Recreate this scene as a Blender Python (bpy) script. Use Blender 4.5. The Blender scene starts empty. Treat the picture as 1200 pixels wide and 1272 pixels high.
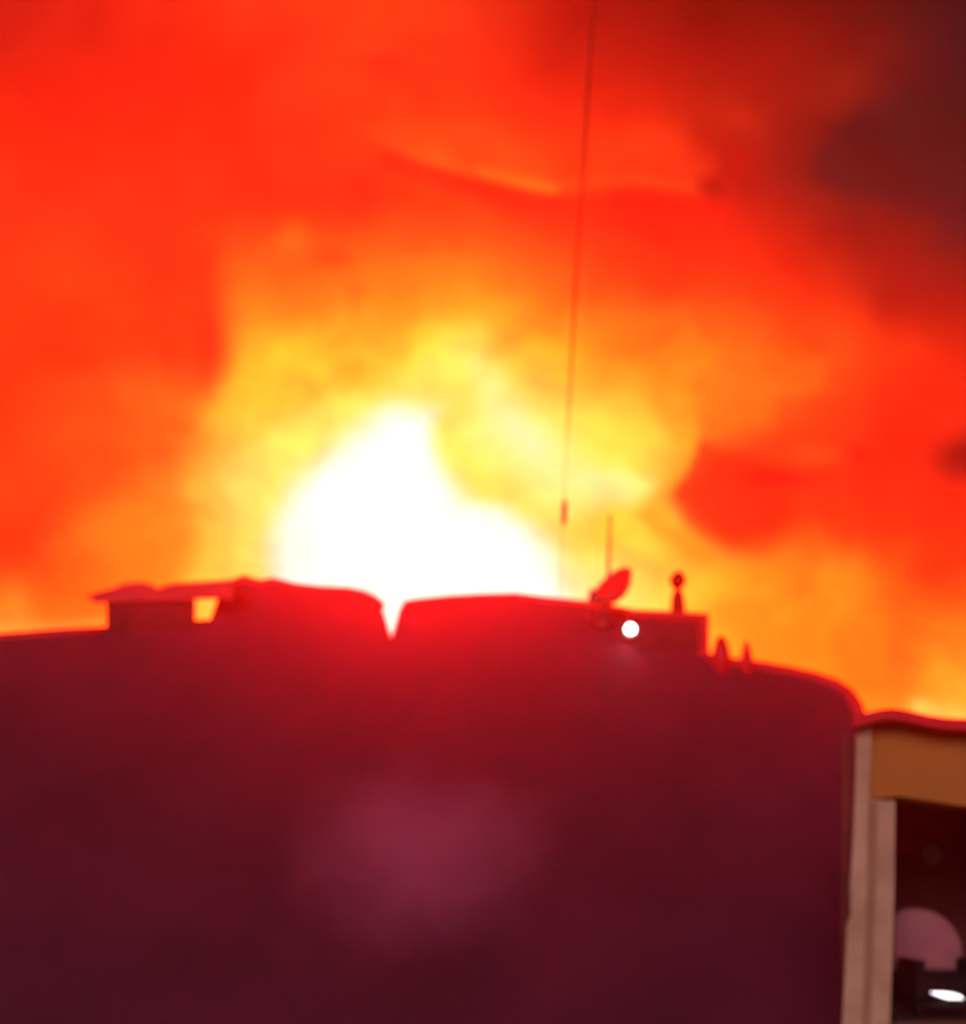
import bpy, bmesh, math, random
import numpy as np
from mathutils import Vector

# ------------------------------------------------------------------ camera, world, front fill, exposure
S = bpy.context.scene
COL = S.collection
F, HOR, CZ = 1300.0, 1100.0, 5.0          # focal length in photo pixels, eye level row, eye height (m)

cam_d = bpy.data.cameras.new('camera')
cam = bpy.data.objects.new('camera', cam_d)
COL.objects.link(cam)
cam.location = (0, 0, CZ)
cam.rotation_euler = (math.radians(90), 0, 0)
cam_d.sensor_fit = 'HORIZONTAL'
cam_d.sensor_width = 36
cam_d.lens = 36 * F / 1200
cam_d.shift_y = (HOR - 636) / 1200
cam_d.clip_end = 3000
cam_d.dof.use_dof = True                   # a phone camera that has not found focus
cam_d.dof.focus_distance = 3.0
cam_d.dof.aperture_fstop = 1.3
S.camera = cam

world = bpy.data.worlds.new('World')
S.world = world
world.use_nodes = True
wn, wl = world.node_tree.nodes, world.node_tree.links
bg = wn['Background']
tc = wn.new('ShaderNodeTexCoord')
wno = wn.new('ShaderNodeTexNoise')
wno.inputs['Scale'].default_value = 2.2
wno.inputs['Detail'].default_value = 4
wr = wn.new('ShaderNodeValToRGB')
wr.color_ramp.elements[0].position = .3
wr.color_ramp.elements[0].color = (.085, .022, .026, 1)
wr.color_ramp.elements[1].position = .75
wr.color_ramp.elements[1].color = (.17, .030, .034, 1)
wl.new(tc.outputs['Generated'], wno.inputs['Vector'])
wl.new(wno.outputs['Fac'], wr.inputs['Fac'])
wl.new(wr.outputs['Color'], bg.inputs['Color'])
bg.inputs['Strength'].default_value = 1.0

front_fill_d = bpy.data.lights.new('front_fill', 'SUN')  # added fill from the camera side to brighten the house; no sun at night
front_fill_d.energy = 1.3
front_fill_d.angle = math.radians(25)
front_fill_d.color = (1, .86, .85)
front_fill = bpy.data.objects.new('front_fill', front_fill_d)
COL.objects.link(front_fill)
front_fill.rotation_euler = (math.radians(72), 0, math.radians(-20))

S.view_settings.view_transform = 'Standard'
S.view_settings.look = 'None'
S.view_settings.exposure = 0
S.view_settings.gamma = 1
S.view_settings.use_curve_mapping = False
S.cycles.use_denoising = True
S.cycles.sample_clamp_indirect = 4


# ------------------------------------------------------------------ helpers
def P(px, py, Y):
    """point at distance Y whose picture lies at photo pixel px, py"""
    return Vector(((px - 600) / F * Y, Y, CZ + (HOR - py) / F * Y))


def tag(o, label=None, cat=None, group=None, kind=None):
    if label: o['label'] = label
    if cat: o['category'] = cat
    if group: o['group'] = group
    if kind: o['kind'] = kind
    return o


def empty(name, loc, label, cat, group=None):
    o = bpy.data.objects.new(name, None)
    o.location = loc
    o.empty_display_size = .2
    COL.objects.link(o)
    return tag(o, label, cat, group)


def obj(name, bm, m, parent=None, smooth=False):
    me = bpy.data.meshes.new(name)
    bmesh.ops.recalc_face_normals(bm, faces=bm.faces[:])
    bm.to_mesh(me)
    bm.free()
    if smooth:
        for p in me.polygons: p.use_smooth = True
    me.materials.append(m)
    o = bpy.data.objects.new(name, me)
    COL.objects.link(o)
    if parent:
        o.parent = parent
        o.matrix_parent_inverse = parent.matrix_world.inverted() if False else o.matrix_parent_inverse
        o.location = -parent.location
    return o


def box(bm, a, b, bev=0.0):
    vs = [bm.verts.new((x, y, z)) for x in (a[0], b[0]) for y in (a[1], b[1]) for z in (a[2], b[2])]
    fs = [(0, 1, 3, 2), (4, 6, 7, 5), (0, 4, 5, 1), (2, 3, 7, 6), (0, 2, 6, 4), (1, 5, 7, 3)]
    nf = [bm.faces.new([vs[i] for i in f]) for f in fs]
    if bev:
        es = list({e for f in nf for e in f.edges})
        bmesh.ops.bevel(bm, geom=es, offset=bev, segments=2, affect='EDGES', profile=.5)
    return bm


def extrude_poly(bm, pts, vec):
    """closed solid: polygon pts swept along vec"""
    a = [bm.verts.new(p) for p in pts]
    b = [bm.verts.new(Vector(p) + Vector(vec)) for p in pts]
    bm.faces.new(a)
    bm.faces.new(b[::-1])
    n = len(a)
    for i in range(n):
        bm.faces.new((a[i], b[i], b[(i + 1) % n], a[(i + 1) % n]))
    return bm


def tube(bm, path, rad, seg=10):
    path = [Vector(p) for p in path]
    if not hasattr(rad, '__len__'): rad = [rad] * len(path)
    rings = []
    for i, p in enumerate(path):
        d = (path[min(i + 1, len(path) - 1)] - path[max(i - 1, 0)]).normalized()
        up = Vector((0, 1, 0)) if abs(d.y) < .9 else Vector((1, 0, 0))
        u = d.cross(up).normalized()
        v = d.cross(u).normalized()
        rings.append([bm.verts.new(p + (u * math.cos(t) + v * math.sin(t)) * rad[i])
                      for t in [2 * math.pi * k / seg for k in range(seg)]])
    for r0, r1 in zip(rings, rings[1:]):
        for k in range(seg):
            bm.faces.new((r0[k], r0[(k + 1) % seg], r1[(k + 1) % seg], r1[k]))
    bm.faces.new(rings[0][::-1])
    bm.faces.new(rings[-1])
    return bm


def lathe(bm, base, prof, axis=Vector((0, 0, 1)), seg=20):
    """prof: (radius, height) pairs, along axis"""
    axis = axis.normalized()
    u = axis.cross(Vector((0, 1, 0)) if abs(axis.y) < .9 else Vector((1, 0, 0))).normalized()
    v = axis.cross(u)
    rings = []
    for r, h in prof:
        rings.append([bm.verts.new(base + axis * h + (u * math.cos(t) + v * math.sin(t)) * max(r, 1e-4))
                      for t in [2 * math.pi * k / seg for k in range(seg)]])
    for r0, r1 in zip(rings, rings[1:]):
        for k in range(seg):
            bm.faces.new((r0[k], r0[(k + 1) % seg], r1[(k + 1) % seg], r1[k]))
    bm.faces.new(rings[0][::-1])
    bm.faces.new(rings[-1])
    return bm


def mat(name, c1, c2=None, scale=3.0, rough=.8, bump=.0, bscale=30, spec=.3, metal=0):
    m = bpy.data.materials.new(name)
    m.use_nodes = True
    n, l = m.node_tree.nodes, m.node_tree.links
    b = n['Principled BSDF']
    b.inputs['Roughness'].default_value = rough
    b.inputs['Metallic'].default_value = metal
    b.inputs['Specular IOR Level'].default_value = spec
    t = n.new('ShaderNodeTexCoord')
    no = n.new('ShaderNodeTexNoise')
    no.inputs['Scale'].default_value = scale
    no.inputs['Detail'].default_value = 6
    r = n.new('ShaderNodeValToRGB')
    c2 = c2 or [x * .75 for x in c1]
    r.color_ramp.elements[0].position = .35
    r.color_ramp.elements[1].position = .65
    r.color_ramp.elements[0].color = (*c1, 1)
    r.color_ramp.elements[1].color = (*c2, 1)
    l.new(t.outputs['Object'], no.inputs['Vector'])
    l.new(no.outputs['Fac'], r.inputs['Fac'])
    l.new(r.outputs['Color'], b.inputs['Base Color'])
    if bump:
        n2 = n.new('ShaderNodeTexNoise')
        n2.inputs['Scale'].default_value = bscale
        n2.inputs['Detail'].default_value = 5
        bp = n.new('ShaderNodeBump')
        bp.inputs['Strength'].default_value = bump
        bp.inputs['Distance'].default_value = .03
        l.new(t.outputs['Object'], n2.inputs['Vector'])
        l.new(n2.outputs['Fac'], bp.inputs['Height'])
        l.new(bp.outputs['Normal'], b.inputs['Normal'])
    return m


def emit(name, c, k):
    m = bpy.data.materials.new(name)
    m.use_nodes = True
    n = m.node_tree.nodes
    b = n['Principled BSDF']
    b.inputs['Base Color'].default_value = (.8, .8, .8, 1)
    b.inputs['Emission Color'].default_value = (*c, 1)
    b.inputs['Emission Strength'].default_value = k
    return m


M_ROOF = mat('dark_roof_sheet', (.122, .011, .040), (.084, .007, .029), .5, .75, .25, 9)
_n, _l = M_ROOF.node_tree.nodes, M_ROOF.node_tree.links     # a soft mauve glow painted into the roof colour
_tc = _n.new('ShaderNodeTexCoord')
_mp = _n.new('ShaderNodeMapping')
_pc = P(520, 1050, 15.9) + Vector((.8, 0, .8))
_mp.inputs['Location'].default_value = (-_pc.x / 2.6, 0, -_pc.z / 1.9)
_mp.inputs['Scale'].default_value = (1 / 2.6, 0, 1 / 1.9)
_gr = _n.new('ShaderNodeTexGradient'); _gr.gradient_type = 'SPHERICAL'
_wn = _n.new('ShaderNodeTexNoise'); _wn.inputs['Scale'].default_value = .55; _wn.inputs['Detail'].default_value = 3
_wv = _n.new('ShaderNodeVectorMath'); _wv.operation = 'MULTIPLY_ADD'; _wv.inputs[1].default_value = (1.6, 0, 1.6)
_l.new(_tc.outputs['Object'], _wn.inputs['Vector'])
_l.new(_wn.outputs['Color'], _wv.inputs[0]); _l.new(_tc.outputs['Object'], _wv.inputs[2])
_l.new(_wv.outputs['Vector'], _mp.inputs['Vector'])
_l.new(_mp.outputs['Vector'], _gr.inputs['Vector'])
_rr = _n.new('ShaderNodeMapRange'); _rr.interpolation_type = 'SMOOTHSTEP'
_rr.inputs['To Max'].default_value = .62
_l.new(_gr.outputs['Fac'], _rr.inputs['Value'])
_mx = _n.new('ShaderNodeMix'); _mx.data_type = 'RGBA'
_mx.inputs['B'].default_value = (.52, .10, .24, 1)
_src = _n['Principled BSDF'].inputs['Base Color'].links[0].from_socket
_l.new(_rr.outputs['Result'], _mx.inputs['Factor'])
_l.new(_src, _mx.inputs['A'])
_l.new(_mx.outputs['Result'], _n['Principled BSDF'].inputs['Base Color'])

M_RIM_GLOW = mat('rim_glow_red', (.85, .015, .03), (.75, .012, .025), 2, .6, .2, 20)  # red glow along the silhouette, put into the base colour
M_WALL = mat('dark_plaster', (.16, .10, .12), None, 1.5, .9, .3, 12)
M_SHED = mat('shed_plaster', (.10, .012, .028), None, 2.0, .85, .3, 14)
M_METAL = mat('painted_steel', (.20, .10, .10), None, 5, .5, .1, 40)
M_DISH = mat('dish_grey', (.45, .40, .40), None, 5, .5, .05, 40)
M_TAN = mat('tan_plaster', (.68, .42, .30), (.54, .31, .21), 3.2, .85, .3, 25)
M_GROOVE = mat('tan_plaster_groove', (.46, .24, .16), (.40, .20, .13), 3, .9, .3, 25)
M_OCHRE = mat('ochre_plaster', (.58, .19, .035), (.50, .18, .04), 1.6, .85, .3, 18)
M_TIN = mat('red_tin_sheet', (.85, .02, .04), (.75, .02, .035), 3, .5, .1, 30)
M_ROOM = mat('maroon_room_plaster', (.22, .045, .045), (.16, .03, .035), 1.5, .9, .2, 15)
M_FLOOR = mat('room_floor_tile', (.12, .06, .06), None, 3, .6, .1, 20)
M_PINK = mat('pink_upholstery', (.50, .17, .20), (.45, .14, .18), 4, .95, .3, 50)
M_DARKF = mat('dark_furniture', (.020, .011, .013), None, 4, .8, .1, 30, .1)
M_ASPH = mat('asphalt', (.05, .045, .045), None, .5, .9, .4, 30)
M_PAVE = mat('concrete', (.16, .14, .13), None, 1, .9, .4, 20)
M_LAMP = emit('white_lamp_glass', (1, .86, .88), 16)
M_TUBE = emit('white_tube_glass', (1, .93, .95), 3)

# ------------------------------------------------------------------ the ground
bm = bmesh.new()
bmesh.ops.create_grid(bm, x_segments=20, y_segments=20, size=900)
g = obj('ground', bm, M_ASPH); tag(g, kind='structure')
bm = bmesh.new(); box(bm, (-60, 6.0, -.05), (60, 8.2, .13), .01)
tag(obj('pavement', bm, M_PAVE), kind='structure')

# ------------------------------------------------------------------ fire and smoke: one deep billowing bank behind the roofs
XS = list(range(0, 1300, 100))
ROWS = {
0:   [(200,35,25),(225,35,20),(240,45,22),(255,62,25),(248,55,25),(255,66,25),(214,42,22),(165,25,15),(130,22,12),(112,20,12),(108,20,15),(92,22,18),(58,20,24)],
50:  [(205,35,22),(215,32,20),(235,40,22),(252,55,24),(252,55,25),(255,62,25),(235,45,22),(170,25,18),(155,25,18),(148,22,15),(135,26,18),(118,26,22),(58,20,26)],
100: [(238,38,20),(235,38,20),(245,40,22),(248,42,22),(255,58,25),(255,60,25),(240,50,22),(208,36,20),(192,33,18),(152,26,18),(145,30,22),(104,26,25),(62,20,26)],
150: [(252,42,22),(250,42,22),(250,42,22),(252,48,24),(255,58,25),(255,58,25),(255,64,25),(236,46,22),(226,44,20),(186,40,22),(140,32,24),(78,25,27),(64,22,30)],
200: [(255,50,25),(255,46,22),(255,46,22),(255,52,22),(255,60,25),(255,72,27),(255,85,30),(255,66,26),(252,62,25),(165,25,20),(90,25,24),(72,25,24),(66,25,32)],
250: [(255,55,25),(255,56,25),(255,50,22),(253,50,22),(252,45,22),(255,52,22),(255,48,22),(250,40,20),(240,34,20),(190,30,20),(140,32,25),(92,28,30),(75,28,34)],
300: [(255,58,25),(255,60,25),(255,56,25),(255,78,28),(252,64,25),(255,95,28),(255,92,30),(255,58,25),(255,50,22),(235,42,20),(178,32,20),(125,30,25),(85,30,32)],
350: [(255,60,25),(255,62,25),(250,55,22),(255,118,32),(255,108,30),(255,140,35),(255,135,34),(255,90,28),(255,60,24),(255,55,24),(240,50,22),(160,30,20),(130,28,25)],
400: [(255,55,22),(255,62,24),(250,58,22),(255,150,40),(255,160,40),(255,192,45),(255,168,40),(255,135,34),(255,105,30),(255,95,30),(255,72,25),(225,45,22),(170,30,22)],
450: [(255,52,22),(255,60,22),(245,62,25),(255,188,50),(252,198,52),(255,230,80),(255,225,80),(255,170,40),(255,150,35),(255,128,30),(255,108,30),(255,60,24),(232,44,22)],
500: [(255,55,22),(255,72,25),(250,110,30),(255,208,60),(255,228,80),(252,240,110),(255,248,140),(255,238,95),(255,205,52),(255,112,30),(255,66,25),(250,45,22),(245,45,22)],
550: [(255,55,22),(255,78,25),(255,125,32),(255,228,84),(255,252,170),(255,255,210),(250,246,130),(255,250,160),(255,232,80),(252,70,25),(255,68,25),(252,42,22),(225,40,22)],
600: [(255,55,22),(255,92,28),(255,165,40),(255,248,125),(255,255,210),(255,255,230),(252,246,125),(255,250,160),(255,242,96),(252,60,24),(252,50,22),(250,40,20),(245,42,22)],
650: [(255,58,22),(255,112,30),(255,172,40),(255,248,120),(255,255,210),(255,255,230),(255,252,190),(255,248,140),(255,212,60),(255,110,32),(255,92,30),(255,66,25),(252,45,22)],
700: [(250,48,22),(255,112,30),(255,172,40),(255,246,112),(255,255,210),(255,255,230),(255,255,220),(255,252,190),(255,240,100),(255,188,50),(255,140,35),(255,115,30),(255,58,22)],
750: [(255,150,42),(255,122,30),(255,190,50),(255,248,120),(255,255,210),(255,255,230),(255,255,220),(255,255,210),(255,245,112),(255,185,44),(255,150,35),(255,125,32),(255,100,28)],
800: [(255,160,52),(255,125,32),(255,190,50),(255,245,110),(255,255,210),(255,255,220),(255,255,200),(255,245,150),(255,235,95),(255,178,42),(255,152,36),(255,118,30),(255,158,42)],
850: [(255,140,45),(255,120,32),(255,170,45),(255,220,80),(255,240,110),(255,240,120),(255,235,110),(255,220,80),(255,200,60),(255,165,40),(255,155,38),(255,122,30),(255,200,62)],
900: [(240,110,40),(250,110,32),(255,140,40),(255,180,60),(255,200,70),(255,200,70),(255,190,60),(255,180,50),(255,160,42),(255,150,38),(255,150,38),(255,130,34),(255,215,72)],
950: [(220,80,32),(235,85,30),(245,110,35),(255,140,45),(255,150,50),(255,150,50),(255,150,45),(255,140,40),(255,130,36),(255,125,34),(255,120,32),(255,120,32),(255,160,50)],
}
ys = sorted(ROWS)
GRID = np.array([ROWS[y] for y in ys], float)           # (20, 13, 3)


def axis(lo, a, b, hi, fine, coarse):
    l = list(np.arange(lo, a, coarse)); m = list(np.arange(a, b, fine)); r = list(np.arange(b, hi + coarse, coarse))
    return np.array(l + m + r, float)


gx = axis(-1500, -48, 1254, 2700, 6, 36)
gy = axis(-1100, -48, 930, 1110, 6, 30)
GX, GY = np.meshgrid(gx, gy)

rng = np.random.RandomState(7)


def vnoise(x, y, seed):
    r = np.random.RandomState(seed).rand(64, 64)
    xi, yi = np.floor(x).astype(int), np.floor(y).astype(int)
    fx, fy = x - xi, y - yi
    fx = fx * fx * fx * (fx * (fx * 6 - 15) + 10); fy = fy * fy * fy * (fy * (fy * 6 - 15) + 10)
    a = r[yi % 64, xi % 64]; b = r[yi % 64, (xi + 1) % 64]
    c = r[(yi + 1) % 64, xi % 64]; d = r[(yi + 1) % 64, (xi + 1) % 64]
    return (a * (1 - fx) + b * fx) * (1 - fy) + (c * (1 - fx) + d * fx) * fy


def fbm(x, y, seed, o=4):
    s, a, t = 0, 1.0, 0
    for i in range(o):
        s = s + a * (vnoise(x * 2 ** i + 17 * i, y * 2 ** i + 5 * i, seed + i) - .5); t += a; a *= .5
    return s / t * 2


def bspline(t):
    t2, t3 = t * t, t * t * t
    return [(1 - t) ** 3 / 6, (3 * t3 - 6 * t2 + 4) / 6, (-3 * t3 + 3 * t2 + 3 * t + 1) / 6, t3 / 6]


def coarse(px, py):
    u = np.clip(px / 100, 0, 12); v = np.clip(py / 50, 0, len(ys) - 1)
    ui, vi = np.floor(u).astype(int), np.floor(v).astype(int)
    wu, wv = bspline(u - ui), bspline(v - vi)
    out = 0
    for j in range(4):
        for i in range(4):
            w = (wv[j] * wu[i])[..., None]
            out = out + w * GRID[np.clip(vi + j - 1, 0, len(ys) - 1), np.clip(ui + i - 1, 0, 12)]
    return out


def sdf(px, py, pts):
    """signed distance to a polygon, negative inside"""
    d = np.full(px.shape, 1e9); s = np.ones(px.shape)
    n = len(pts)
    for i in range(n):
        ax, ay = pts[i]; bx, by = pts[i - 1]
        ex, ey = bx - ax, by - ay
        wx, wy = px - ax, py - ay
        t = np.clip((wx * ex + wy * ey) / (ex * ex + ey * ey), 0, 1)
        d = np.minimum(d, (wx - ex * t) ** 2 + (wy - ey * t) ** 2)
        c1 = py >= ay; c2 = py < by; c3 = ex * wy > ey * wx
        s = np.where((c1 & c2 & c3) | (~c1 & ~c2 & ~c3), -s, s)
    return s * np.sqrt(d)


def sstep(x): x = np.clip(x, 0, 1); return x * x * (3 - 2 * x)


def seg_d(px, py, pts):
    d = np.full(px.shape, 1e9)
    for (ax, ay), (bx, by) in zip(pts, pts[1:]):
        ex, ey = bx - ax, by - ay
        t = np.clip(((px - ax) * ex + (py - ay) * ey) / (ex * ex + ey * ey), 0, 1)
        d = np.minimum(d, np.hypot(px - ax - ex * t, py - ay - ey * t))
    return d


# the billows wander: small turbulent offsets
wa = fbm(GX / 110, GY / 110, 11, 5); wb = fbm(GX / 110, GY / 110, 31, 5)
QX, QY = GX + 20 * wa, GY + 20 * wb
rgb = coarse(QX, QY)


def put(col, a):
    global rgb
    rgb = rgb * (1 - a[..., None]) + np.array(col, float) * a[..., None]


def poly(col, pts, feather, k=1.0, warp=True):
    x, y = (GX + 14 * wa, GY + 14 * wb) if warp else (GX, GY)
    put(col, k * sstep(.5 - sdf(x, y, pts) / (2 * feather)))


def blob(col, cx, cy, rx, ry, ang=0, k=1.0):
    c, s = math.cos(math.radians(ang)), math.sin(math.radians(ang))
    dx, dy = GX + 14 * wa - cx, GY + 14 * wb - cy
    u, v = (dx * c + dy * s) / rx, (-dx * s + dy * c) / ry
    put(col, k * np.exp(-(u * u + v * v) * 1.1))


def line(col, pts, w, k=1.0):
    d = seg_d(GX + 5 * wa, GY + 5 * wb, pts)
    put(col, k * np.exp(-(d / w) ** 2))


poly((246, 46, 22), [(170, 300), (270, 300), (284, 340), (286, 400), (282, 455), (262, 482), (225, 478), (190, 440)], 28, .6)
blob((232, 36, 22), 258, 420, 20, 56, 0, .7)
poly((255, 205, 56), [(305, 430), (420, 400), (500, 430), (490, 500), (400, 530), (310, 560), (296, 520)], 30, .35)
poly((255, 92, 30), [(150, 470), (240, 480), (250, 540), (200, 590), (150, 560)], 24, .45)
blob((240, 42, 22), 330, 80, 30, 22, 0, .5)
blob((238, 38, 22), 475, 85, 32, 20, 0, .5)
blob((236, 38, 22), 450, 235, 30, 34, 0, .6)
blob((242, 45, 22), 320, 225, 22, 22, 0, .5)
blob((200, 30, 20), 110, 35, 22, 30, 0, .5)
blob((255, 118, 34), 365, 295, 22, 26, 0, .7)
blob((250, 60, 26), 410, 325, 26, 16, -20, .6)
blob((255, 100, 30), 440, 370, 14, 24, 0, .4)
line((250, 38, 22), [(480, 200), (560, 226), (640, 246), (700, 252)], 12, .7)
d = seg_d(GX + 5 * wa, GY + 5 * wb, [(430, 150), (520, 196), (575, 213), (630, 222), (690, 236)])
yl = np.interp(GX + 5 * wa, [400, 430, 520, 575, 630, 690, 720], [135, 150, 196, 213, 222, 236, 240])
fade_ = sstep((GX - 400) / 170) * sstep((730 - GX) / 70)
above = yl - (GY + 5 * wb)
put((255, 100, 32), .8 * fade_ * np.where(above > 0, np.exp(-(above / 26) ** 1.3), np.exp(-(above / 6) ** 2)))
poly((238, 38, 21), [(720, 246), (800, 238), (870, 248), (905, 262), (880, 290), (800, 285)], 22, .7)
poly((255, 66, 26), [(730, 150), (850, 160), (890, 205), (872, 238), (800, 232), (720, 236)], 24, .5)
line((255, 78, 28), [(700, 228), (790, 226), (862, 234)], 10, .6)
blob((150, 24, 20), 888, 230, 18, 12, 0, 1.0)
blob((160, 32, 28), 1125, 345, 60, 46, 0, .55)
blob((168, 24, 18), 925, 200, 30, 26, 0, .7)
blob((200, 50, 28), 925, 150, 30, 18, 40, .6)
blob((150, 35, 26), 1045, 110, 40, 30, -20, .5)
poly((72, 26, 24), [(1008, 200), (1035, 160), (1085, 140), (1140, 120), (1260, 60), (1260, 255), (1120, 235), (1050, 238), (1015, 225)], 15, .9)
poly((150, 30, 22), [(1085, 260), (1150, 280), (1150, 360), (1095, 390), (1075, 330)], 24, .5)
# yellow and orange tongues
blob((255, 238, 100), 575, 425, 42, 28, 0, .7)
poly((255, 245, 120), [(495, 470), (560, 425), (600, 425), (640, 470), (600, 520), (500, 520)], 24, .7)
blob((246, 190, 52), 448, 470, 34, 26, 30, .7)
poly((255, 251, 165), [(578, 450), (615, 465), (655, 520), (705, 560), (760, 588), (815, 600), (790, 636), (735, 630), (665, 596), (610, 540)], 20, .9)
blob((255, 248, 205), 650, 548, 46, 22, 48, .8)
poly((244, 240, 105), [(532, 505), (572, 520), (600, 565), (640, 605), (690, 640), (680, 655), (610, 622), (570, 622), (545, 575)], 15, .8)
poly((255, 235, 84), [(690, 640), (780, 645), (850, 640), (840, 690), (760, 700), (700, 690)], 18, .6)
poly((250, 215, 64), [(745, 645), (790, 638), (800, 665), (770, 690), (748, 680)], 12, .6)
poly((255, 165, 45), [(838, 520), (866, 510), (868, 560), (845, 600), (826, 628), (850, 650), (905, 668), (880, 690), (812, 655), (800, 640), (832, 600)], 10, .8)
poly((255, 116, 32), [(862, 480), (900, 450), (960, 430), (1020, 445), (1015, 480), (955, 495), (960, 530), (905, 535), (872, 535)], 16, .8)
poly((252, 42, 20), [(876, 556), (860, 588), (846, 612), (870, 638), (915, 668), (962, 682), (1010, 690), (1100, 680), (1180, 650), (1190, 600), (1080, 560), (930, 566)], 30, .6)
poly((252, 42, 20), [(876, 556), (860, 588), (846, 612), (870, 638), (915, 668), (955, 682), (980, 650), (985, 600), (930, 566)], 18, .8)
line((212, 34, 22), [(872, 556), (862, 586), (845, 612)], 6, .6)
blob((244, 20, 18), 960, 596, 40, 10, 8, .8)
blob((255, 76, 28), 1008, 568, 36, 16, 0, .9)
blob((235, 28, 20), 1065, 562, 16, 14, 0, .7)
blob((110, 20, 18), 1200, 570, 36, 24, 0, .95)
poly((255, 140, 36), [(940, 670), (1010, 655), (1080, 690), (1100, 760), (1100, 860), (940, 860), (900, 760)], 26, .5)
blob((255, 108, 30), 1118, 820, 26, 40, 0, .7)
blob((252, 52, 22), 1170, 700, 40, 46, 0, .8)
line((255, 232, 120), [(1140, 878), (1200, 892), (1260, 900)], 12, .8)
blob((255, 175, 60), 12, 760, 22, 30, 0, .7)
line((255, 196, 96), [(-20, 780), (60, 778), (125, 772)], 7, .6)
blob((255, 135, 36), 95, 700, 60, 60, 0, .4)
blob((255, 76, 26), 110, 580, 100, 110, 0, .75)
poly((255, 118, 32), [(130, 640), (215, 600), (235, 660), (235, 760), (90, 760), (90, 690)], 26, .5)
poly((250, 244, 112), [(296, 760), (298, 660), (316, 580), (362, 532), (430, 500), (478, 490), (480, 540), (350, 650), (346, 760)], 20, .75)
blob((255, 240, 92), 765, 540, 58, 46, 0, .65)
blob((255, 250, 185), 745, 600, 50, 16, 12, .6)
line((222, 28, 19), [(770, 250), (830, 250), (872, 252), (900, 262)], 12, .6)
line((255, 122, 36), [(600, 213), (640, 222), (688, 232)], 7, .7)
blob((255, 56, 23), 35, 640, 55, 80, 0, .65)
# the white heart of the fire
poly((255, 255, 205), [(318, 745), (318, 690), (336, 630), (365, 588), (410, 552), (455, 520), (485, 496), (550, 500), (545, 545), (566, 590), (590, 620), (640, 630), (685, 662), (715, 700), (735, 745), (520, 830), (470, 830)], 18, .8)
poly((255, 255, 255), [(333, 745), (336, 690), (350, 640), (380, 600), (420, 566), (462, 534), (488, 510), (540, 512), (532, 545), (548, 580), (570, 622), (625, 636), (665, 662), (694, 700), (708, 745), (520, 830), (470, 830)], 17, 1.0)
white = sstep(.5 - sdf(GX, GY, [(340, 760), (350, 650), (400, 590), (485, 520), (530, 520), (550, 600), (570, 630), (650, 660), (700, 760), (520, 840), (470, 840)]) / 50)

# fine turbulence in the glow
cx_, cy_ = GX + 40 * wa, GY + 40 * wb
dt = fbm(cx_ / 75, cy_ / 55, 71, 5)
cr = .5 - np.abs(fbm(cx_ / 90, cy_ / 70, 91, 4))                   # creased billow edges
rgb = rgb * (1 + (.16 * dt + .10 * (cr - .3))[..., None] * np.array([.3, 1.0, 1.0]))
# beyond the frame the smoke closes in
edge = np.clip(np.maximum.reduce([(-GX - 80) / 900, (GX - 1280) / 700, (-GY - 80) / 700]), 0, 1)
rgb = rgb * (1 - .8 * sstep(edge))[..., None] + np.array([62, 20, 26.]) * (.8 * sstep(edge))[..., None]
rgb = np.clip(rgb, 0, 255) / 255
lin = np.where(rgb <= .04045, rgb / 12.92, ((rgb + .055) / 1.055) ** 2.4)
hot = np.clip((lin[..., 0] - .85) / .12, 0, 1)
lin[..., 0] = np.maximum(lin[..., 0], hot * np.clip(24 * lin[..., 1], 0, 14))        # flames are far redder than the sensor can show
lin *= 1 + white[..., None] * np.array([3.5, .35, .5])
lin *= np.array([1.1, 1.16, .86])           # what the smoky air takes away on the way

# depth: a bank about 30 m off, leaning over the roofs as it rises, the heart bulging forward
heart = np.exp(-(((GX - 480) / 260) ** 2 + ((GY - 640) / 150) ** 2))
bil = 3.2 * fbm(GX / 230, GY / 230, 101, 4) + .8 * np.abs(fbm(GX / 60, GY / 60, 131, 3))
DY = 33 - 4.5 * heart - np.clip((760 - GY) / 760, 0, 2.4) * 4.5 + bil
DY = np.maximum(DY, 24.5)
PX, PY, PZ = (GX - 600) / F * DY, DY, CZ + (HOR - GY) / F * DY
PZ = np.where(GY > 1090, 0.05, PZ)
ny_, nx_ = GX.shape
front = np.stack([PX, PY, PZ], -1).reshape(-1, 3)
thick = 6 + 2 * fbm(GX / 200 + 9, GY / 200, 151, 3)
back = front.copy(); back[:, 1] += thick.reshape(-1)
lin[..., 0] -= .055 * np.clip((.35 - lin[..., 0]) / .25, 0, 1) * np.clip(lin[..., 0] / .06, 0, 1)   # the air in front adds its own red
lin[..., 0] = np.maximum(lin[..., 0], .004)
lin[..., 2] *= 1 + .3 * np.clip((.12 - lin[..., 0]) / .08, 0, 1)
cols = np.concatenate([lin, np.ones(lin.shape[:2] + (1,))], -1).reshape(-1, 4)
idx = np.arange(ny_ * nx_).reshape(ny_, nx_)
q = np.stack([idx[:-1, :-1], idx[1:, :-1], idx[1:, 1:], idx[:-1, 1:]], -1).reshape(-1, 4)
G = lin[..., 1]; R = lin[..., 0]
cell = lambda a: ((a[:-1, :-1] + a[1:, :-1] + a[1:, 1:] + a[:-1, 1:]) / 4).reshape(-1)
gc, rc = cell(G), cell(R)
cls = np.where(gc > .15, 0, np.where(rc > .42, 1, 2))

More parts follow.
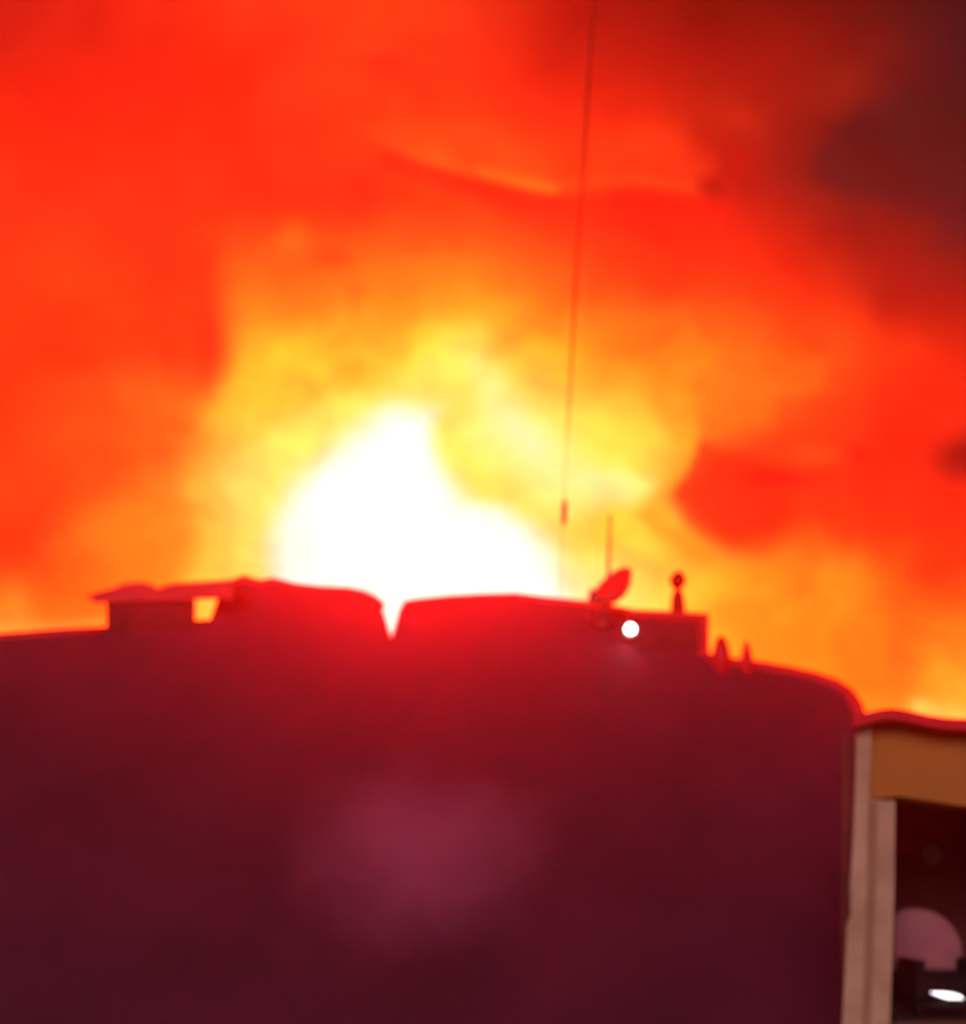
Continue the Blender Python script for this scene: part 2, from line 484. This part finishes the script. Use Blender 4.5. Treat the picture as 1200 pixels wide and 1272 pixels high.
M_GLOW = bpy.data.materials.new('fire_and_smoke_glow')  # the smoke's fire-lit glow is painted as emission here too
M_GLOW.use_nodes = True
fn, fl = M_GLOW.node_tree.nodes, M_GLOW.node_tree.links
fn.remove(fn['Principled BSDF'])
at_ = fn.new('ShaderNodeAttribute'); at_.attribute_name = 'glow_colour'
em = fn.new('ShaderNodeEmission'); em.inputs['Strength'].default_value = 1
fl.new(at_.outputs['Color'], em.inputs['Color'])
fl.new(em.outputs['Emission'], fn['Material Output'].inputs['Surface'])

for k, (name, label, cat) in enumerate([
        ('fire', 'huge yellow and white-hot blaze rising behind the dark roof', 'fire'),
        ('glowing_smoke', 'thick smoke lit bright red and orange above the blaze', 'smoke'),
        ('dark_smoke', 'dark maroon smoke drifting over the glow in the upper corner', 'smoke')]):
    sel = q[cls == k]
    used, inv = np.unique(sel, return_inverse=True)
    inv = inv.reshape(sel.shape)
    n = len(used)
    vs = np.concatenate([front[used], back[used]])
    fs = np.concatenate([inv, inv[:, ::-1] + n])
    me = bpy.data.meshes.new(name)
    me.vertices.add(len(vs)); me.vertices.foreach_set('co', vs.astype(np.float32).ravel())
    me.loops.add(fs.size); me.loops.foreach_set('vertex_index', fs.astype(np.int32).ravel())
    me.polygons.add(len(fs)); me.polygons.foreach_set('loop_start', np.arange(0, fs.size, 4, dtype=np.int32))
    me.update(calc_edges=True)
    a = me.color_attributes.new('glow_colour', 'FLOAT_COLOR', 'POINT')
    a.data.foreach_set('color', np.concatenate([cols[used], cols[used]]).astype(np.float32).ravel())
    me.materials.append(M_GLOW)
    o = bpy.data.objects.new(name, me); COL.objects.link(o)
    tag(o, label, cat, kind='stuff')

# ------------------------------------------------------------------ smoky air between the street and the fire
HAZE = bpy.data.materials.new('smoky_air')
HAZE.use_nodes = True
hn, hl = HAZE.node_tree.nodes, HAZE.node_tree.links
hn.remove(hn['Principled BSDF'])
pv = hn.new('ShaderNodeVolumePrincipled')
pv.inputs['Color'].default_value = (.92, .18, .15, 1)
pv.inputs['Density'].default_value = .0065
pv.inputs['Anisotropy'].default_value = .86
hl.new(pv.outputs['Volume'], hn['Material Output'].inputs['Volume'])
bm = bmesh.new(); box(bm, (-110, -12, -1), (125, 48, float(front[:, 2].max()) + 2))
tag(obj('haze', bm, HAZE), kind='stuff')

# ------------------------------------------------------------------ the dark building with the big sloping roof
TS = math.tan(math.radians(52))
RY, RZ = 20.0, 10.4


def on_slope(px, py):
    k = (HOR - py) / F
    Y = (CZ - RZ + RY * TS) / (TS - k)
    return P(px, py, Y)


SIL = [(-700, 850), (-300, 812), (0, 788), (40, 785), (80, 782), (131, 780), (243, 770), (261, 769), (265, 757), (270, 742), (280, 728),
       (293, 720), (303, 716), (314, 720), (325, 722), (338, 719), (350, 722), (365, 726), (400, 730), (430, 731), (450, 735), (463, 741),
       (472, 749), (479, 767), (486, 791), (492, 772), (496, 757), (502, 748), (520, 745), (560, 741), (600, 739), (640, 738), (680, 743),
       (730, 748), (760, 753), (785, 758), (830, 775), (860, 795), (880, 814), (900, 819), (940, 824), (980, 831), (1012, 838), (1038, 847),
       (1054, 858), (1063, 872), (1070, 892), (1085, 930)]
crest = [on_slope(*p) for p in SIL]
B = empty('dark_roofed_building', (0, 14, 0), 'large dark maroon building with a broad sloping roof in front of the fire', 'building')
eY = RY - (RZ - 3.0) / TS
bm = bmesh.new()
N = 10
fr = []
for i, c in enumerate(crest):
    row = [bm.verts.new(c)]
    for j in range(1, N + 1):
        t = j / N
        row.append(bm.verts.new((c.x, c.y + (eY - c.y) * t, c.z + (3.0 - c.z) * t)))
    fr.append(row)
bk = []
for i, c in enumerate(crest):
    bk.append([fr[i][0]] + [bm.verts.new((c.x, c.y + dy, max(c.z - dz, 3))) for dy, dz in ((.25, .12), (1.2, 1.0), (3.0, 3.6), (4.0, 6.0))])
for rows in (fr, bk):
    for a, b in zip(rows, rows[1:]):
        for j in range(len(a) - 1):
            bm.faces.new((a[j], a[j + 1], b[j + 1], b[j]))
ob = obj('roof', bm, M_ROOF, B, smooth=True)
ob.data.shade_flat() if hasattr(ob.data, 'shade_flat') else None

# walls under the eaves
bm = bmesh.new()
x0, x1 = crest[0].x + .3, crest[-1].x - .02
box(bm, (x0, eY + .35, 0), (x1 - .3, 23.0, 3.35))
obj('wall', bm, M_WALL, B)
bm = bmesh.new()     # gable end at the right
extrude_poly(bm, [Vector((x1, eY + .3, 2.9)), Vector((x1, crest[-1].y, crest[-1].z - .03)), Vector((x1, crest[-1].y + 3.8, 2.9))], (-.25, 0, 0))
obj('gable', bm, M_WALL, B)

# edge caps along the crest carry the fire's red rim glow in their base colour
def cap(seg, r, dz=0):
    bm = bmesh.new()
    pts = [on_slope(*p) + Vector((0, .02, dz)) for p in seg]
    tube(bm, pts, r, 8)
    return obj('ridge_glow_rim', bm, M_RIM_GLOW, B, smooth=True)


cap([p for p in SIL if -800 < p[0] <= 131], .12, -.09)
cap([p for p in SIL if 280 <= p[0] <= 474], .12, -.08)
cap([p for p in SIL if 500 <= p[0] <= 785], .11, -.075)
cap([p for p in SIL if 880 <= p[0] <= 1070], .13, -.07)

# flat-roofed shed on the left of the ridge, its thin canopy runs on to the ridge over an open gap
SH = empty('rooftop_shed', (-7.6, 19.3, 8), 'small boxy shed on the left end of the roof, canopy jutting past an open gap', 'shed')
YS = 19.5
bm = bmesh.new()
extrude_poly(bm, [P(x, y, YS) for x, y in [(132, 860), (132, 737), (243, 737), (243, 860)]], (-.42, 1.2, 0))
obj('wall', bm, M_SHED, SH)
bm = bmesh.new()
top = [(106, 741), (122, 735), (138, 732), (150, 726), (172, 724), (187, 727), (196, 732), (206, 727), (222, 725), (245, 724), (262, 723), (290, 721)]
pts = [P(x, y, YS - .1) for x, y in top]
low = [P(x, y, YS - .1) for x, y in [(290, 744), (275, 744), (243, 745), (200, 746), (135, 748), (120, 750)]]
extrude_poly(bm, pts + low, (-.38, 1.3, .40))
obj('canopy', bm, M_RIM_GLOW, SH)
bm = bmesh.new()
a = P(141, 753, YS - .03); b = P(226, 778, YS - .03)
box(bm, (a.x, YS - .03, b.z), (b.x, YS + .05, a.z), .01)
obj('front_panel', bm, M_SHED, SH)

# stepped parapet block on the right
PB = empty('parapet_block', (3.5, 18.8, 8), 'square masonry block stepping down at the right of the roof, beside the dish', 'parapet')
YB = 19.1
bm = bmesh.new()
extrude_poly(bm, [P(x, y, YB) for x, y in [(792, 860), (792, 763), (845, 765), (878, 769), (879, 862)]], (0, 1.2, 0))
obj('block', bm, M_SHED, PB)
bm = bmesh.new()
extrude_poly(bm, [P(x, y, YB - .06) for x, y in [(786, 766), (786, 757), (845, 759), (881, 762), (881, 772), (845, 769)]], (0, 1.62, 0))
obj('coping', bm, M_RIM_GLOW, PB)
bm = bmesh.new()
extrude_poly(bm, [P(x, y, YB - .05) for x, y in [(869, 770), (881, 772), (881, 822), (869, 822)]], (0, .3, 0))
obj('corner_glow_rim', bm, M_RIM_GLOW, PB)  # added strip, coloured as the red glow down the block's edge

# satellite dish seen almost edge-on
YD = 19.4
base = P(748, 757, YD)
D = empty('satellite_dish', base, 'satellite dish tilted upward on the ridge, between the tall mast and the parapet block', 'satellite dish')
c = P(761, 730, YD)
ax = Vector((-.66, -.52, .54)).normalized()
bm = bmesh.new()
prof = [(r * 1.22, h * 1.2) for r, h in [(0.02, -.20), (.14, -.18), (.27, -.10), (.36, .0), (.38, .03), (.355, .03), (.25, -.06), (.13, -.12), (.02, -.14)]]
lathe(bm, c, prof, ax, 28)
obj('dish', bm, M_RIM_GLOW, D, smooth=True)
bm = bmesh.new(); tube(bm, [base - Vector((0, 0, .3)), base + Vector((0.0, 0, .12)), c + ax * -.2], [.09, .09, .07], 10)
obj('pole', bm, M_METAL, D)
bm = bmesh.new()
l0 = c - Vector((.08, .05, .30)); l1 = P(738, 738, YD - .25)
tube(bm, [l0, l1], .025, 8)
obj('arm', bm, M_METAL, D)
bm = bmesh.new(); lathe(bm, l1 - Vector((.03, 0, .16)), [(.07, 0), (.10, .05), (.10, .2), (.05, .25)], Vector((.15, 0, 1)), 12)
obj('receiver', bm, M_METAL, D)
bm = bmesh.new(); box(bm, tuple(base + Vector((-.22, -.1, -.25))), tuple(base + Vector((.16, .3, -.02))), .02)
obj('mount', bm, M_SHED, D)

# whip aerial behind the dish
bm = bmesh.new()
tube(bm, [P(755, 757, 19.9), P(756, 700, 19.9), P(758, 640, 19.9)], [.04, .032, .022], 8)
tag(obj('whip_aerial', bm, M_METAL), 'short thin aerial rising straight above the satellite dish', 'aerial')

# tall mast
YM = 20.6
MA = empty('tall_mast', P(695, 752, YM), 'very tall thin dark mast rising high against the smoke, left of the dish', 'mast')
path = [(695, 760), (697, 700), (699, 640), (704, 560), (707, 500), (711, 430), (715, 350), (721, 260), (727, 170), (733, 75), (738, 0), (741, -70)]
bm = bmesh.new()
tube(bm, [P(x, y, YM) for x, y in path], [.006, .005, .008, .004, .018, .022, .025, .027, .024, .018, .012, .009], 10)
obj('pole', bm, M_DARKF, MA, smooth=True)
bm = bmesh.new()
lathe(bm, P(700, 652, YM), [(.02, 0), (.055, .08), (.058, .42), (.02, .5)], Vector((.05, 0, 1)), 14)
obj('insulator', bm, M_METAL, MA, smooth=True)

# vent pipe with a ball cowl
vb = P(842, 762, 19.5)
V = empty('vent_pipe', vb, 'dark vent pipe with a ball cowl standing on the parapet block', 'vent')
bm = bmesh.new(); lathe(bm, vb - Vector((0, 0, .15)), [(.15, 0), (.13, .35), (.11, .50), (.07, .58), (.06, .66)], seg=14)
obj('pipe', bm, M_DARKF, V, smooth=True)
bm = bmesh.new(); lathe(bm, vb + Vector((0, 0, .45)), [(.05, 0), (.12, .05), (.155, .13), (.15, .22), (.09, .30), (.03, .34)], seg=16)
obj('cowl', bm, M_DARKF, V, smooth=True)

# two pointed things right of the parapet
fb = on_slope(897, 826)
Z = empty('hooded_vent', fb, 'stubby hooded roof vent right beside the parapet block', 'roof vent')
bm = bmesh.new(); lathe(bm, fb, [(.17, -.2), (.17, .12), (.15, .28), (.11, .40)], Vector((-.06, 0, 1)), 14)
obj('pipe', bm, M_RIM_GLOW, Z, smooth=True)
bm = bmesh.new(); lathe(bm, fb + Vector((-.02, 0, .40)), [(.125, 0), (.10, .06), (.03, .12)], Vector((-.06, 0, 1)), 14)
obj('hood', bm, M_RIM_GLOW, Z, smooth=True)
fb = on_slope(928, 830)
bm = bmesh.new(); lathe(bm, fb, [(.15, -.15), (.12, .10), (.10, .25), (.06, .40), (.015, .50)], Vector((-.03, 0, 1)), 12)
tag(obj('pointed_finial', bm, M_RIM_GLOW, smooth=True), 'slim pointed finial on the roof, next after the stubby vent', 'finial')

# lit floodlight on the roof
lp = on_slope(780, 791) + Vector((0, -.34, .06))
L = empty('floodlight', lp, 'small white floodlight, switched on, just under the satellite dish', 'lamp')
bm = bmesh.new(); lathe(bm, lp, [(.04, -.08), (.075, -.06), (.088, -.01), (.08, .03), (.0, .06)], Vector((-.5, -.9, -.45)), 20)
obj('glass', bm, M_LAMP, L, smooth=True)
bm = bmesh.new(); lathe(bm, lp + Vector((.02, .08, .01)), [(.08, -.02), (.13, 0), (.13, .05), (.112, .055), (.112, .02), (.07, .0)], Vector((-.5, -.9, -.45)), 20)
obj('housing', bm, M_METAL, L, smooth=True)
bm = bmesh.new(); tube(bm, [lp + Vector((.02, .10, 0)), lp + Vector((.05, .5, -.05))], .03, 8)
obj('bracket', bm, M_METAL, L)

# ------------------------------------------------------------------ the neighbouring house at the right edge
YN = 9.0
H = empty('neighbouring_house', (3.1, YN, 0), 'ochre house with tan corner pilasters and a dark opening, at the right edge', 'house')
XR = 8.5
DEEP = 4.2
# left pilaster strip, with a step in its outer edge
bm = bmesh.new()
o_ = [(1064, 896), (1063, 960), (1060, 1040), (1056, 1100), (1057, 1135), (1052, 1150), (1050, 1200), (1045, 1290), (1040, 1500), (1032, 1780)]
i_ = [(1066, 1780), (1068, 1500), (1070, 1290), (1074, 1200), (1077, 1100), (1079, 1000), (1083, 896)]
extrude_poly(bm, [P(x, y, YN - .06) for x, y in o_ + i_], (.17, .45, 0))
obj('pilaster', bm, M_TAN, H)
bm = bmesh.new()
extrude_poly(bm, [P(x, y, YN) for x, y in [(1077, 993), (1112, 995), (1111, 1100), (1108, 1200), (1105, 1290), (1102, 1780), (1064, 1780), (1070, 1290), (1074, 1200), (1077, 1100)]], (.15, .4, 0))
obj('pilaster', bm, M_TAN, H)
bm = bmesh.new()
extrude_poly(bm, [P(x, y, YN - .03) for x, y in [(1081, 996), (1090, 996), (1088, 1100), (1084, 1200), (1081, 1290), (1074, 1780), (1066, 1780), (1070, 1290), (1074, 1200), (1077, 1100)]], (0, .1, 0))
gro = obj('groove_strip', bm, M_GROOVE, H)
# beam over the opening
bm = bmesh.new()
pl = [P(x, y, YN + .02) for x, y in [(1080, 902), (1080, 993), (1116, 989), (1150, 994), (1195, 1001)]]
e = P(1195, 1001, YN + .02)
pl += [Vector((XR, YN + .02, e.z - .1)), Vector((XR, YN + .02, P(1195, 902, YN).z))]
extrude_poly(bm, pl, (0, .36, 0))
obj('beam', bm, M_OCHRE, H)
# side wall, back wall, ceiling, floors, lower front wall
zt = P(0, 902, YN).z
FZ = 3.78
xl = P(1062, 1000, YN).x + .03
SK = .40                                   # the side wall runs off at an angle: the house is turned
bm = bmesh.new()
extrude_poly(bm, [Vector((xl, YN + .42, 0)), Vector((xl + .18, YN + .42, 0)), Vector((xl + .18 + SK * DEEP, YN + DEEP, 0)), Vector((xl + SK * DEEP, YN + DEEP, 0))], (0, 0, zt))
obj('side_wall', bm, M_ROOM, H)
bm = bmesh.new(); box(bm, (xl + .18 + SK * DEEP, YN + DEEP - .2, FZ + .02), (XR, YN + DEEP, zt))
obj('back_wall', bm, M_ROOM, H)
bm = bmesh.new(); extrude_poly(bm, [Vector((xl + .2, YN + .4, FZ - .2)), Vector((XR - .02, YN + .4, FZ - .2)), Vector((XR - .02, YN + DEEP - .01, FZ - .2)), Vector((xl + .2 + SK * DEEP, YN + DEEP - .01, FZ - .2))], (0, 0, .2))
obj('floor', bm, M_FLOOR, H)
bm = bmesh.new(); box(bm, (xl + .5, YN + .05, 0), (XR - .03, YN + .38, FZ - .02))
obj('lower_wall', bm, M_OCHRE, H)
bm = bmesh.new(); extrude_poly(bm, [Vector((xl + .2, YN + .4, zt - .15)), Vector((XR - .02, YN + .4, zt - .15)), Vector((XR - .02, YN + DEEP - .21, zt - .15)), Vector((xl + .2 + SK * DEEP, YN + DEEP - .21, zt - .15))], (0, 0, .13))
obj('ceiling', bm, M_ROOM, H)
bm = bmesh.new(); box(bm, (XR + .0, YN, 0), (XR + .2, YN + DEEP, zt))
obj('end_wall', bm, M_OCHRE, H)
# wavy tin roof with a downturned edge
bm = bmesh.new()
edge_t = [(1060, 889), (1075, 886), (1090, 882), (1105, 880), (1120, 881), (1138, 885), (1155, 889), (1175, 892), (1200, 893), (1260, 896), (1400, 903), (1800, 915)]
nseg = len(edge_t)
topv, botv, bkv, bkb = [], [], [], []
for i_r, (x, y) in enumerate(edge_t):
    p = P(x, y, YN - .25)
    topv.append(bm.verts.new(p)); botv.append(bm.verts.new(P(x, y + 13, YN - .25)))
    bx_ = p.x + 1.85 * (1 - i_r / 11)
    bkv.append(bm.verts.new((bx_, YN + DEEP + .2, p.z + .02))); bkb.append(bm.verts.new((bx_, YN + DEEP + .2, p.z - .07)))
for i in range(nseg - 1):
    bm.faces.new((topv[i], topv[i + 1], botv[i + 1], botv[i]))
    bm.faces.new((topv[i], bkv[i], bkv[i + 1], topv[i + 1]))
    bm.faces.new((botv[i], botv[i + 1], bkb[i + 1], bkb[i]))
    bm.faces.new((bkv[i], bkb[i], bkb[i + 1], bkv[i + 1]))
bm.faces.new((topv[0], botv[0], bkb[0], bkv[0])); bm.faces.new((topv[-1], bkv[-1], bkb[-1], botv[-1]))
obj('roof', bm, M_TIN, H)

# armchair, its round pink back seen through the opening
YA = 10.6
cp = P(1160, 1165, YA)
A = empty('armchair', (cp.x, YA, FZ), 'dusky pink armchair with a rounded back inside the dark opening', 'armchair')
bm = bmesh.new()
arc = [(1112, 1206), (1111, 1160), (1113, 1138), (1124, 1130), (1142, 1128), (1160, 1132), (1176, 1141), (1188, 1154), (1196, 1172), (1198, 1206)]
extrude_poly(bm, [P(x, y, YA) for x, y in arc], (0, .22, 0))
bmesh.ops.bevel(bm, geom=bm.edges[:], offset=.035, segments=3, affect='EDGES', profile=.5)
obj('backrest', bm, M_PINK, A, smooth=True)
wl_, wr_ = P(1112, 0, YA).x, P(1198, 0, YA).x
bm = bmesh.new(); box(bm, (wl_ + .02, YA - .5, FZ + .12), (wr_ - .02, YA + .2, FZ + .36), .04)
obj('seat', bm, M_DARKF, A, smooth=False)
for sx in (wl_ + .0, wr_ - .1):
    bm = bmesh.new(); box(bm, (sx, YA - .52, FZ + .12), (sx + .1, YA - .01, FZ + .5), .03)
    obj('armrest', bm, M_DARKF, A)
for sx in (wl_ + .05, wr_ - .1):
    for sy in (YA - .45, YA + .1):
        bm = bmesh.new(); box(bm, (sx, sy, FZ), (sx + .05, sy + .05, FZ + .125))
        obj('leg', bm, M_DARKF, A)

# low table with a lit lamp lying on it
YT = 9.75
tz = P(0, 1246, YT).z
tx = P(1172, 0, YT).x
T = empty('low_table', (tx, YT, FZ), 'dark low table in front of the pink armchair', 'table')
bm = bmesh.new(); box(bm, (tx - .32, YT - .18, tz - .03), (tx + .45, YT + .2, tz), .006)
obj('table_top', bm, M_DARKF, T)
for sx in (tx - .30, tx + .40):
    for sy in (YT - .16, YT + .14):
        bm = bmesh.new(); box(bm, (sx, sy, FZ), (sx + .04, sy + .04, tz - .032))
        obj('leg', bm, M_DARKF, T)
lpz = P(1176, 1238, YT)
LT = empty('hand_lamp', (lpz.x, YT, tz), 'small white torch glowing on the low table', 'torch')
bm = bmesh.new()
d = Vector((1, 0, -.2)).normalized()
lathe(bm, lpz - d * .15 + Vector((0, 0, .01)), [(.004, 0), (.014, .05), (.026, .12), (.031, .2), (.026, .27), (.01, .30)], d, 14)
obj('glass', bm, M_TUBE, LT, smooth=True)
bm = bmesh.new(); box(bm, (lpz.x + .02, YT - .03, tz), (lpz.x + .13, YT + .03, lpz.z - .02), .004)
obj('stand', bm, M_DARKF, LT)
# round plate added to show a dim glimmer on the far wall of the room
pp = P(1157, 1062, YN + DEEP - .22)
bm = bmesh.new()
lathe(bm, pp, [(.13, -.02), (.14, 0), (.12, .02), (.09, .012), (.02, .01)], Vector((0, -1, 0)), 24)
tag(obj('glimmer_disc', bm, M_DISH, smooth=True), 'dim round plate standing in for a glimmer on the maroon wall above the armchair', 'disc')
